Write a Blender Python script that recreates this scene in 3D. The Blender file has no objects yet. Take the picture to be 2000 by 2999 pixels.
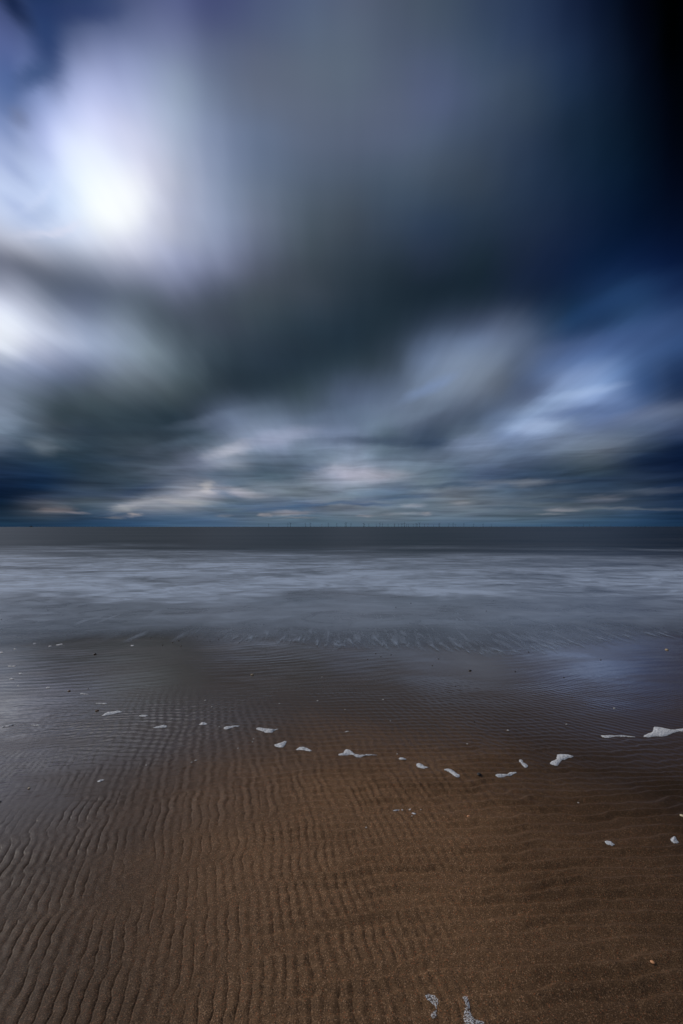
import bpy, bmesh, math, random
import numpy as np
from math import radians, sin, cos, atan2, pi

random.seed(7)
C = bpy.context.scene.collection
SC = bpy.context.scene

# ------------------------------------------------------------------ camera
H = 1.5                      # eye height, metres
F = 1333.0                   # 16 mm lens in photo pixels
PITCH = math.atan(43.0 / F)
cam_d = bpy.data.cameras.new("camera")
cam = bpy.data.objects.new("camera", cam_d)
C.objects.link(cam)
cam_d.sensor_fit = 'VERTICAL'
cam_d.sensor_height = 36.0
cam_d.lens = 16.0
cam_d.clip_start = 0.05
cam_d.clip_end = 120000.0
cam.location = (0, 0, H)
cam.rotation_euler = (radians(90) + PITCH, radians(0.03), 0)
SC.camera = cam

# ------------------------------------------------------------------ colour management
SC.view_settings.view_transform = 'Standard'
SC.view_settings.look = 'None'
SC.view_settings.exposure = 0.0
SC.view_settings.gamma = 1.0

SUN_AZ, SUN_EL = radians(-68.0), radians(36.0)   # azimuth from +Y towards +X

# ------------------------------------------------------------------ sun
sun_d = bpy.data.lights.new("sun", 'SUN')
sun = bpy.data.objects.new("sun", sun_d)
C.objects.link(sun)
sun_d.energy = 1.4
sun_d.angle = radians(22)
sun_d.color = (1.0, 0.93, 0.84)
sun.rotation_euler = (radians(90) - SUN_EL, 0, 0)
sun.rotation_euler = (-(radians(90) - SUN_EL), 0, -SUN_AZ)
# lamp shines along local -Z; tilt it so that -Z points from the bright cloud to the beach
from mathutils import Vector
_d = Vector((sin(SUN_AZ) * cos(SUN_EL), cos(SUN_AZ) * cos(SUN_EL), sin(SUN_EL)))
sun.rotation_euler = (-_d).to_track_quat('-Z', 'Y').to_euler()


# ------------------------------------------------------------------ helpers: pixels of the photo to directions / beach points
def pix_dir(px, py):
    x = (px - 1000.0) / F
    y = -(py - 1499.5) / F
    c, s = cos(PITCH), sin(PITCH)
    # camera looks along +Y tilted up by PITCH
    return np.array([x, c - y * s, s + y * c])


def az_el(px, py):
    d = pix_dir(px, py)
    return math.degrees(atan2(d[0], d[1])), math.degrees(atan2(d[2], math.hypot(d[0], d[1])))


def gpt(px, py, z=0.0):
    d = pix_dir(px, py)
    t = (z - H) / d[2]
    return d[0] * t, d[1] * t


def lin(c):
    out = []
    for v in c:
        v = v / 255.0
        out.append(v / 12.92 if v <= 0.04045 else ((v + 0.055) / 1.055) ** 2.4)
    return tuple(out)


# ------------------------------------------------------------------ sky
# observed cloud colours (sRGB) along rows of elevation, in photo pixels / 1.2755
SKY = {
 0:   "0 52 65 108|60 10 30 65|100 18 42 80|200 26 52 98|300 60 72 113|400 80 90 135|500 62 70 115|600 70 80 120|700 80 93 127|800 84 93 120|900 75 85 105|1000 66 80 100|1100 50 65 92|1200 38 55 85|1300 19 34 63|1400 4 16 40|1500 0 0 3|1568 0 0 0",
 23:  "0 60 72 115|100 20 45 85|200 28 55 100|300 62 75 115|400 80 92 135|500 62 70 115|600 70 82 120|700 82 96 128|800 85 95 120|900 75 85 105|1000 68 82 100|1100 50 65 92|1200 38 55 85|1300 20 35 65|1400 5 18 42|1500 0 0 3|1568 0 0 0",
 100: "0 88 100 155|60 85 98 150|100 55 75 125|150 60 78 125|200 95 108 150|300 122 132 172|400 112 122 160|500 88 98 130|600 85 95 122|700 92 104 125|800 92 105 125|900 78 90 115|1000 72 85 110|1100 58 75 100|1200 45 62 95|1300 30 48 80|1400 10 25 50|1500 0 0 8|1568 0 0 0",
 200: "0 90 115 170|60 72 97 150|100 90 110 160|150 148 163 208|200 175 185 230|300 160 172 215|400 150 165 190|500 105 118 145|600 95 102 122|700 95 104 125|800 90 102 122|900 85 95 118|1000 80 90 125|1100 70 85 112|1200 60 75 95|1300 30 50 78|1400 10 28 52|1500 0 6 20|1568 0 0 2",
 300: "0 150 165 215|50 130 145 190|100 175 185 235|200 215 220 255|300 210 212 240|400 170 182 210|500 125 138 170|600 98 112 140|700 95 105 130|800 88 98 122|900 88 98 125|1000 75 90 115|1100 60 75 98|1200 45 60 85|1300 22 40 62|1400 8 28 48|1500 0 8 22|1568 0 2 10",
 400: "0 195 208 240|100 190 205 245|200 235 243 255|300 230 235 255|350 215 215 235|400 180 185 205|500 135 148 178|600 98 112 138|700 85 98 120|800 75 88 108|900 70 86 105|1000 65 78 95|1100 55 68 85|1200 38 55 80|1300 20 40 65|1400 5 28 52|1500 0 12 32|1568 0 5 20",
 450: "0 192 204 236|100 190 207 245|200 238 246 255|270 252 255 255|300 248 250 255|350 222 226 242|400 188 193 218|500 143 156 184|600 105 118 140|700 82 94 112|800 70 82 98|900 62 78 98|1000 54 70 90|1100 47 62 80|1200 35 52 76|1300 19 38 64|1400 4 25 51|1500 0 13 35|1568 0 8 26",
 500: "0 195 203 232|100 195 208 240|200 230 236 255|250 250 252 255|300 242 243 255|350 212 215 232|400 182 185 205|500 145 158 188|600 110 120 142|700 78 90 105|800 65 75 88|900 55 70 90|1000 42 60 85|1100 38 55 75|1200 32 48 72|1300 18 35 62|1400 2 22 50|1500 0 14 38|1568 0 10 32",
 550: "0 188 188 204|100 196 200 222|200 208 212 234|300 222 222 240|400 180 185 205|500 140 150 180|600 102 112 135|700 72 84 98|800 58 70 84|900 48 62 80|1000 40 55 78|1100 32 48 66|1200 28 42 66|1300 14 32 62|1400 2 25 56|1500 0 18 48|1568 0 14 42",
 600: "0 85 90 110|100 88 95 112|200 125 132 155|300 175 178 205|400 155 162 195|500 128 135 165|600 90 98 118|700 65 75 85|800 50 62 75|900 38 52 65|1000 35 48 68|1100 25 42 55|1200 22 35 60|1300 8 28 60|1400 0 28 62|1500 0 22 60|1568 0 20 55",
 640: "0 120 125 145|100 88 96 115|200 85 95 115|300 105 112 135|400 125 132 160|500 95 102 128|600 75 82 98|700 58 68 80|800 45 58 70|900 32 46 58|1000 26 40 55|1100 22 38 52|1200 20 34 60|1300 10 32 65|1400 8 38 78|1500 8 35 75|1568 5 28 65",
 680: "0 210 212 235|50 170 175 195|100 110 120 140|200 85 95 120|300 85 98 112|400 88 95 115|500 72 82 95|600 68 78 88|700 60 70 82|800 42 55 68|900 30 45 58|1000 22 38 50|1100 18 35 48|1200 20 35 60|1300 15 38 68|1400 18 50 90|1450 22 58 98|1500 18 48 90|1568 12 38 80",
 750: "0 235 240 255|50 225 228 245|100 200 205 225|200 145 158 185|270 140 152 175|300 105 118 135|400 70 82 95|500 62 70 85|600 55 68 80|700 42 58 72|800 32 48 62|900 32 48 60|1000 45 58 78|1100 70 82 110|1150 85 98 125|1200 72 85 112|1300 30 62 98|1370 22 58 98|1400 35 68 110|1500 48 80 128|1568 38 68 112",
 790: "0 205 210 230|100 190 195 215|200 165 178 205|270 150 165 190|350 125 140 155|400 85 98 112|500 55 68 80|600 45 58 72|700 38 52 65|800 30 46 60|900 42 56 70|1000 85 100 130|1060 110 128 162|1100 108 125 158|1200 85 98 125|1300 60 80 118|1400 62 90 140|1500 58 90 142|1568 40 70 118",
 840: "0 125 135 165|50 145 158 190|100 120 132 165|200 105 118 145|300 125 138 152|400 90 105 118|500 48 62 75|600 38 52 66|700 36 52 66|800 42 58 70|900 55 68 82|960 95 108 138|1000 120 138 170|1060 128 140 162|1100 120 132 152|1150 100 112 132|1200 80 95 122|1280 75 100 145|1350 95 128 180|1400 88 120 175|1500 50 78 122|1568 25 48 85",
 900: "0 118 128 150|100 78 90 105|200 72 84 95|270 80 92 102|300 78 90 102|400 68 80 88|500 45 58 70|600 38 52 65|700 55 70 82|800 78 92 118|900 88 102 128|1000 118 132 155|1080 110 120 140|1150 85 95 115|1200 65 78 105|1250 100 122 165|1300 145 168 210|1370 140 165 210|1400 105 135 185|1450 70 98 145|1500 40 65 105|1568 25 45 80",
 960: "0 130 142 165|30 110 125 145|100 65 78 90|200 48 62 74|300 45 60 72|400 38 54 68|470 60 72 90|520 95 108 135|600 105 120 145|700 85 100 120|800 95 112 138|900 110 125 150|1000 78 90 112|1100 70 85 108|1150 90 108 140|1200 140 162 198|1240 150 172 208|1300 110 132 170|1400 85 108 155|1500 100 115 150|1568 70 82 112",
 1010: "0 78 92 115|60 85 100 120|100 80 92 105|200 50 65 80|300 55 68 80|400 55 68 82|450 65 80 95|500 95 108 130|560 130 142 165|620 135 150 180|670 150 160 190|700 115 130 155|800 125 138 170|850 90 108 125|900 75 90 108|1000 55 72 98|1050 90 105 125|1100 115 130 155|1200 115 135 175|1300 115 130 155|1400 105 115 135|1480 65 80 98|1568 18 38 72",
 1058: "0 30 48 70|100 30 52 72|200 38 55 70|300 60 72 88|400 75 85 100|450 110 118 140|520 150 155 175|600 80 95 115|700 90 105 125|780 125 138 160|800 135 148 170|900 105 122 145|1000 100 115 135|1100 95 108 135|1150 80 95 120|1250 65 80 102|1350 75 88 100|1400 60 72 88|1450 30 48 75|1500 12 35 65|1568 2 18 45",
 1098: "0 20 40 70|100 22 48 80|200 42 58 75|300 55 68 82|400 85 95 115|470 95 105 125|550 70 88 105|650 75 92 110|720 120 130 150|800 170 172 190|850 160 162 180|900 120 130 145|1000 95 112 130|1080 75 95 125|1150 60 80 110|1250 45 65 90|1350 40 60 80|1450 35 52 75|1500 40 55 80|1568 15 35 65",
 1129: "0 5 25 50|100 15 38 65|200 60 75 95|300 50 68 90|380 100 110 130|420 155 155 170|480 165 162 172|520 110 122 145|600 130 138 150|700 115 125 138|800 105 122 140|900 80 102 130|1000 115 125 140|1060 105 115 130|1150 80 98 120|1250 65 80 98|1350 45 62 85|1450 40 55 75|1568 12 32 60",
 1160: "0 15 32 50|60 60 70 85|130 95 95 105|200 60 78 95|300 120 124 136|350 142 142 152|420 135 138 148|500 100 115 130|600 75 95 120|700 80 98 125|760 115 122 138|850 110 120 135|950 95 112 130|1050 110 120 132|1150 90 102 118|1250 80 92 105|1350 75 85 98|1450 50 65 85|1568 25 45 72",
 1188: "0 22 42 62|100 50 65 82|200 40 62 88|300 55 80 110|400 65 90 118|500 68 90 118|600 88 103 120|700 82 102 120|800 92 108 124|900 100 112 126|1000 88 105 122|1100 85 102 120|1200 80 98 115|1300 70 88 108|1400 50 75 100|1500 30 58 88|1568 18 45 75",
 1209: "0 22 52 78|100 25 52 78|200 30 60 90|300 40 72 105|400 60 88 118|500 65 92 122|600 75 98 122|800 80 103 123|900 82 103 123|1000 75 98 122|1100 70 95 122|1200 62 90 118|1300 50 80 108|1400 38 68 98|1500 25 55 85|1568 18 45 72",
}
_rows = sorted(SKY)
_px = np.linspace(0, 1568, 64)
_tab = []
for r in _rows:
    pts = np.array([[float(v) for v in p.split()] for p in SKY[r].split('|')])
    _tab.append(np.stack([np.interp(_px, pts[:, 0], pts[:, k + 1]) for k in range(3)], 1))
_tab = np.array(_tab)


def cat(ts, arr, t):
    """smooth monotone-ish interpolation of arr (n, m, 3) at ts"""
    i = int(np.clip(np.searchsorted(ts, t) - 1, 0, len(ts) - 2))
    f = float(np.clip((t - ts[i]) / (ts[i + 1] - ts[i]), 0, 1))
    def slope(k):
        if k == 0 or k == len(ts) - 1:
            return arr[k] * 0
        return (arr[k + 1] - arr[k - 1]) / (ts[k + 1] - ts[k - 1])
    h = ts[i + 1] - ts[i]
    f2, f3 = f * f, f * f * f
    return (2 * f3 - 3 * f2 + 1) * arr[i] + (f3 - 2 * f2 + f) * h * slope(i) + (-2 * f3 + 3 * f2) * arr[i + 1] + (f3 - f2) * h * slope(i + 1)


def sky_at(az, el):
    """observed cloud colour in a direction (degrees)"""
    a, e = radians(az), radians(el)
    d = np.array([sin(a) * cos(e), cos(a) * cos(e), sin(e)])
    c, s = cos(PITCH), sin(PITCH)
    f = d[1] * c + d[2] * s
    up = -d[1] * s + d[2] * c
    f = max(f, 0.25)
    px = 1000 + F * d[0] / f
    py = 1499.5 - F * up / f
    px, py = px / 1.2755, py / 1.2755
    row = cat(_rows, _tab, min(max(py, 0), 1209))
    x = np.clip(px, 0, 1568) / 1568 * 63
    i = int(min(x, 62)); t = x - i
    v = row[i] * (1 - t) + row[i + 1] * t
    v = np.maximum(v, np.array([1.0, 6.0, 16.0]) * (0.3 + 0.7 * min(max(py / 500.0, 0), 1)))
    return tuple(np.clip(v, 0, 255))


world = bpy.data.worlds.new("World")
SC.world = world
world.use_nodes = True
NT = world.node_tree
NT.nodes.clear()


class Net:
    """tiny helper to write node trees compactly"""
    def __init__(s, nt):
        s.nt = nt

    def n(s, t, **kw):
        nd = s.nt.nodes.new(t)
        for k, v in kw.items():
            setattr(nd, k, v)
        return nd

    def put(s, sock, v):
        if hasattr(v, 'is_linked') or hasattr(v, 'links'):
            s.nt.links.new(v, sock)
        elif v is not None:
            sock.default_value = v

    def m(s, op, a, b=None, c=None, clamp=False):
        nd = s.n('ShaderNodeMath', operation=op, use_clamp=clamp)
        s.put(nd.inputs[0], a)
        if b is not None: s.put(nd.inputs[1], b)
        if c is not None: s.put(nd.inputs[2], c)
        return nd.outputs[0]

    def vm(s, op, a, b=None, c=None, scale=None):
        nd = s.n('ShaderNodeVectorMath', operation=op)
        s.put(nd.inputs[0], a)
        if b is not None: s.put(nd.inputs[1], b)
        if c is not None: s.put(nd.inputs[2], c)
        if scale is not None: s.put(nd.inputs['Scale'], scale)
        return nd.outputs[0]

    def xyz(s, x, y, z=0.0):
        nd = s.n('ShaderNodeCombineXYZ')
        s.put(nd.inputs[0], x); s.put(nd.inputs[1], y); s.put(nd.inputs[2], z)
        return nd.outputs[0]

    def sep(s, v):
        nd = s.n('ShaderNodeSeparateXYZ')
        s.put(nd.inputs[0], v)
        return nd.outputs

    def mr(s, v, a, b, c=0.0, d=1.0, kind='LINEAR'):
        nd = s.n('ShaderNodeMapRange', interpolation_type=kind, clamp=True)
        s.put(nd.inputs['Value'], v)
        s.put(nd.inputs['From Min'], a); s.put(nd.inputs['From Max'], b)
        s.put(nd.inputs['To Min'], c); s.put(nd.inputs['To Max'], d)
        return nd.outputs[0]

    def noise(s, vec, scale=1.0, detail=2.0, rough=0.5, dist=0.0, out=0):
        nd = s.n('ShaderNodeTexNoise', noise_dimensions='3D')
        s.put(nd.inputs['Vector'], vec)
        s.put(nd.inputs['Scale'], scale); s.put(nd.inputs['Detail'], detail)
        s.put(nd.inputs['Roughness'], rough); s.put(nd.inputs['Distortion'], dist)
        return nd.outputs[out]

    def mix(s, f, a, b, blend='MIX'):
        nd = s.n('ShaderNodeMix', data_type='RGBA', blend_type=blend)
        s.put(nd.inputs[0], f); s.put(nd.inputs[6], a); s.put(nd.inputs[7], b)
        return nd.outputs[2]

    def ramp(s, f, stops, interp='LINEAR'):
        nd = s.n('ShaderNodeValToRGB')
        cr = nd.color_ramp
        cr.interpolation = interp
        while len(cr.elements) < len(stops):
            cr.elements.new(0.5)
        for e, (p, c) in zip(cr.elements, stops):
            e.position = p
        for e, (p, c) in zip(cr.elements, stops):
            e.color = tuple(c) + (1,) if len(c) == 3 else c
        s.put(nd.inputs[0], f)
        return nd.outputs[0]


W = Net(NT)
tc = W.n('ShaderNodeTexCoord')
gx, gy, gz = W.sep(W.vm('NORMALIZE', tc.outputs['Generated']))
az = W.m('MULTIPLY', W.m('ARCTAN2', gx, gy), 180 / pi)
el = W.m('MULTIPLY', W.m('ARCSINE', gz), 180 / pi)
# cloud deck coordinates
den = W.m('ADD', W.m('MAXIMUM', gz, 0.0), 0.07)
cp = W.xyz(W.m('DIVIDE', gx, den), W.m('DIVIDE', gy, den), 0.0)
wv = W.noise(W.vm('MULTIPLY', cp, (3.0, 0.42, 1)), 1.1, 4, 0.5, out=1)
wx, wy, wz = W.sep(W.vm('SUBTRACT', wv, (0.5, 0.5, 0.5)))
amt = W.mr(el, 0, 22, 0.6, 3.6)
azw = W.m('MULTIPLY_ADD', wx, amt, az)
elw = W.m('MULTIPLY_ADD', wy, W.mr(el, 0, 25, 0.3, 2.4), el)

NR, ELMAX, P = 34, 54.0, 0.6
AZ0, AZ1 = -50.0, 50.0
t_row = W.m('MULTIPLY', W.m('POWER', W.m('MAXIMUM', W.m('DIVIDE', elw, ELMAX), 0.0), P), NR - 1)
t_row = W.m('MINIMUM', t_row, NR - 1.0)
u = W.mr(azw, AZ0, AZ1)
acc = None
SIG = 0.55
K = math.exp(-1 / (2 * SIG * SIG))
NS = 32
for j in range(-1, NR + 1):
    e = ELMAX * (max(j, 0) / (NR - 1)) ** (1 / P)
    stops = [((k + 0.5) / NS, lin(sky_at(AZ0 + (AZ1 - AZ0) * (k + 0.5) / NS, e))) for k in range(NS)]
    col = W.ramp(u, stops, 'CARDINAL')
    d = W.m('SUBTRACT', t_row, float(j))
    w = W.m('MULTIPLY', W.m('POWER', K, W.m('MULTIPLY', d, d)), 1 / (SIG * math.sqrt(2 * pi)))
    acc = W.mix(w, acc if acc is not None else (0, 0, 0, 1), col, 'ADD')

# individual cloudlets: px, py, rx, ry, rot(deg, + = rises to the right), colour, strength
LOBES = [
 (165,1493,45,9,2,(140,130,132),.55),(228,1499,28,4,-4,(130,122,128),.6),(275,1462,75,13,2,(76,86,98),.7),
 (375,1486,45,9,12,(152,152,158),.7),(392,1507,20,5,-6,(168,158,160),.7),(335,1513,36,3.5,0,(120,120,128),.6),
 (440,1466,80,10,10,(150,150,158),.55),(125,1310,40,22,-10,(98,108,122),.7),
 (672,1318,60,17,16,(176,175,192),.75),(820,1282,85,20,13,(158,164,192),.6),
 (610,1428,20,16,0,(182,176,180),.8),(700,1440,60,12,-8,(174,170,180),.7),(660,1446,22,11,-10,(105,120,142),.7),
 (540,1469,55,8,-6,(162,160,166),.6),(650,1385,75,13,2,(78,97,118),.7),(810,1393,50,10,2,(80,98,115),.7),
 (905,1368,40,12,0,(88,104,130),.6),(985,1375,35,14,0,(166,170,190),.5),(850,1502,58,7,2,(142,139,148),.75),
 (775,1508,15,5,0,(152,147,152),.7),(900,1480,170,5,5,(64,90,124),.7),(880,1517,38,3,0,(130,132,142),.6),
 (655,1511,24,4,3,(116,122,138),.6),(1075,1388,95,17,-3,(172,169,186),.7),(1120,1291,150,15,0,(60,75,98),.75),
 (1260,1300,48,13,0,(48,66,92),.6),(1370,1302,55,20,8,(122,138,170),.6),(1210,1482,30,6,4,(142,146,160),.7),
 (1180,1505,70,4,2,(126,132,145),.7),(1070,1510,24,3.5,0,(138,137,146),.7),(1247,1502,18,4,0,(142,141,149),.7),
 (1350,1473,28,7,3,(140,143,153),.7),(1405,1430,50,9,4,(108,115,130),.6),(1330,1420,140,8,5,(42,65,90),.6),
 (1060,1476,75,5,0,(58,84,120),.7),(1545,1417,46,10,4,(108,114,126),.7),(1760,1462,55,9,3,(100,102,116),.7),
 (1640,1494,42,5,2,(132,130,139),.75),(1605,1506,38,3,0,(122,126,138),.7),(1790,1490,190,4,-1,(92,98,108),.6),
 (1900,1441,110,8,3,(72,82,100),.6),(1750,1405,200,10,3,(38,56,84),.4),(1640,1466,110,6,0,(40,60,85),.5),
 (1200,1455,90,6,3,(52,78,112),.5),(1500,1487,90,4,0,(60,80,100),.5),(1000,1492,60,3.5,0,(100,112,130),.5),
 (150,130,45,125,-6,(32,58,108),.8),(112,232,55,34,30,(46,74,122),.75),(50,25,75,24,-48,(10,30,66),.85),
 (66,342,34,18,-38,(110,120,155),.5),(350,585,80,75,20,(255,255,255),.6),(285,500,95,60,-35,(238,243,255),.4),(0,975,70,60,-10,(246,249,255),.5),
 (223,35,115,32,4,(34,54,104),.6),(40,588,60,18,-38,(150,166,212),.35),(110,560,60,14,38,(205,215,246),.5),
 (100,410,80,18,-40,(168,182,226),.3),(30,470,70,18,-42,(140,157,205),.35),(150,660,80,12,14,(226,222,240),.4),
 (1702,1108,80,26,24,(128,150,195),.5),(1703,1206,140,16,7,(76,98,142),.6),(1912,1212,150,22,12,(112,122,148),.4),
 (1523,1165,85,24,30,(66,78,104),.5),(1357,1082,160,58,33,(122,138,168),.3),(1255,1136,80,15,27,(122,144,188),.5),
 (1670,1302,130,24,5,(106,118,138),.4),(1957,1352,130,28,3,(3,18,46),.5),(1797,887,160,28,25,(24,58,104),.5),
 (1733,957,130,24,20,(20,48,86),.5),(1912,983,160,34,18,(56,82,132),.4),(1500,1411,120,8,1,(112,118,130),.5),
 (1180,1225,120,16,14,(112,128,152),.4),(960,1222,120,16,8,(98,114,140),.4),(640,1225,110,16,12,(104,118,142),.4),
 (255,1450,130,12,2,(38,56,84),.45),(415,1433,75,12,16,(46,64,94),.5),(529,1375,80,11,5,(100,110,130),.45),
 (0,1452,80,34,0,(8,26,50),.5),(760,1340,120,12,3,(92,106,130),.35),(700,1480,90,7,3,(72,94,122),.5),(1000,1322,160,10,3,(112,126,148),.35),
 (230,1268,170,14,2,(44,58,74),.4),(300,1345,150,9,1,(38,54,72),.5),(560,1290,110,14,16,(84,100,120),.4),

 (95,610,60,30,25,(170,186,222),.5),(0,1240,50,70,-20,(125,138,160),.5),
 
 (1695,1155,100,13,11,(160,182,222),.6),(1568,1249,85,17,3,(160,180,214),.6),
]
cur = acc
wf = W.noise(W.xyz(W.m('MULTIPLY', az, 0.42), W.m('MULTIPLY', el, 1.5), 0.0), 1.0, 3, 0.55, out=1)
fx, fy, fz = W.sep(W.vm('SUBTRACT', wf, (0.5, 0.5, 0.5)))
AE = W.xyz(W.m('MULTIPLY_ADD', fx, W.mr(el, 3, 16, 3.0, 0.8), azw),
           W.m('ADD', W.m('MULTIPLY_ADD', wy, W.mr(el, 0, 25, 0.15, 2.4), el), W.m('MULTIPLY', fy, W.mr(el, 3, 16, 0.6, 0.5))), 0.0)
for (lx, ly, rx, ry, rot, c, op) in LOBES:
    a0, e0 = az_el(lx, ly)
    a1, e1 = az_el(lx + rx * cos(radians(rot)), ly - rx * sin(radians(rot)))
    a2, e2 = az_el(lx - ry * sin(radians(rot)), ly - ry * cos(radians(rot)))
    ang = atan2(e1 - e0, a1 - a0)
    mp = W.n('ShaderNodeMapping', vector_type='TEXTURE')
    W.put(mp.inputs[0], AE)
    mp.inputs['Location'].default_value = (a0, e0, 0)
    mp.inputs['Rotation'].default_value = (0, 0, ang)
    mp.inputs['Scale'].default_value = (1.8 * math.hypot(a1 - a0, e1 - e0), 1.8 * math.hypot(a2 - a0, e2 - e0), 1)
    g = W.n('ShaderNodeTexGradient', gradient_type='SPHERICAL')
    W.put(g.inputs[0], mp.outputs[0])
    fac = W.mr(g.outputs['Fac'], 0, 1, 0, op, 'SMOOTHSTEP')
    cur = W.mix(fac, cur, lin(c) + (1,))

# soft drawn-out streaks of the drifting deck
st = W.noise(W.vm('MULTIPLY', cp, (4.2, 0.55, 1)), 1.3, 4, 0.5)
st2 = W.noise(W.xyz(W.m('MULTIPLY', az, 0.11), W.m('MULTIPLY_ADD', az, -0.012, W.m('MULTIPLY', W.m('POWER', W.m('MAXIMUM', el, 0.01), 0.62), 3.3)), 0.0), 1.0, 4, 0.55, 0.6)
low = W.m('MULTIPLY', W.mr(el, 3.0, 15, 1.0, 0.0, 'SMOOTHSTEP'), W.mr(el, 0.0, 1.0, 0.25, 1.0))
f1 = W.m('MULTIPLY_ADD', W.m('SUBTRACT', st, 0.5), W.m('MULTIPLY', W.mr(el, 1.5, 9, 0.0, 0.40), W.mr(el, 18, 40, 1.0, 0.6)), 1.0)
f2 = W.m('MULTIPLY_ADD', W.m('MULTIPLY', W.m('SUBTRACT', st2, 0.5), low), 1.6, 1.0)
hue = W.noise(W.vm('MULTIPLY', cp, (2.0, 0.7, 1)), 1.0, 2, 0.5, out=1)
cur = W.vm('MULTIPLY', cur, W.vm('ADD', W.vm('SCALE', W.vm('SUBTRACT', hue, (0.5, 0.5, 0.5)), scale=0.09), (1.0, 1.0, 1.0)))
cur = W.vm('SCALE', cur, scale=W.m('MULTIPLY', f1, f2))

# the rest of the sky (behind and above): thick blue-grey deck over a daylight sky
sky = W.n('ShaderNodeTexSky', sky_type='NISHITA')
sky.sun_disc = False
sky.sun_elevation = SUN_EL
sky.sun_rotation = SUN_AZ
sky.air_density = 1.2
sky.dust_density = 2.0
deck = W.noise(W.vm('MULTIPLY', cp, (0.8, 0.4, 1)), 1.0, 3, 0.5)
nish = W.vm('SCALE', sky.outputs[0], scale=0.05)
rest = W.mix(W.mr(deck, 0.3, 0.6, 0.35, 0.97), nish, lin((66, 78, 100)) + (1,))
front = W.m('MULTIPLY', W.mr(W.m('ABSOLUTE', az), 55, 95, 1, 0, 'SMOOTHSTEP'), W.mr(el, 50, 72, 1, 0, 'SMOOTHSTEP'))
final = W.mix(front, rest, cur)
hs = W.n('ShaderNodeHueSaturation')
hs.inputs['Saturation'].default_value = 0.94
W.put(hs.inputs['Color'], W.vm('MULTIPLY', final, (0.96, 1.0, 1.0)))
final = hs.outputs[0]
bg = W.n('ShaderNodeBackground')
W.put(bg.inputs[0], final)
bg.inputs[1].default_value = 1.0
out = W.n('ShaderNodeOutputWorld')
NT.links.new(bg.outputs[0], out.inputs[0])
#@@GEOM@@

# ------------------------------------------------------------------ numeric noise for the ground relief
def _hash(ix, iy, seed):
    h = (ix.astype(np.int64) * 374761393 + iy.astype(np.int64) * 668265263 + seed * 1274126177) & 0xFFFFFFFF
    h = ((h ^ (h >> 13)) * 1274126177) & 0xFFFFFFFF
    return ((h ^ (h >> 16)) & 0xFFFF).astype(np.float32) / 65535.0


def gn(x, y, seed=0):
    """gradient noise about -1..1"""
    x = np.asarray(x, np.float64); y = np.asarray(y, np.float64)
    ix = np.floor(x).astype(np.int64); iy = np.floor(y).astype(np.int64)
    fx = (x - ix).astype(np.float32); fy = (y - iy).astype(np.float32)
    ux = fx * fx * fx * (fx * (fx * 6 - 15) + 10); uy = fy * fy * fy * (fy * (fy * 6 - 15) + 10)
    r = []
    for dx in (0, 1):
        for dy in (0, 1):
            a = _hash(ix + dx, iy + dy, seed) * 2 * pi
            r.append(np.cos(a) * (fx - dx) + np.sin(a) * (fy - dy))
    a = r[0] * (1 - uy) + r[1] * uy
    b = r[2] * (1 - uy) + r[3] * uy
    return (a * (1 - ux) + b * ux) * 1.5


def fbm(x, y, seed=0, oct=3):
    v = 0; a = 1.0; t = 0
    for k in range(oct):
        v = v + a * gn(x * 2 ** k, y * 2 ** k, seed + 17 * k); t += a; a *= .5
    return v / t


def ss(a, b, x):
    t = np.clip((x - a) / (b - a), 0, 1)
    return t * t * (3 - 2 * t)


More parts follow.
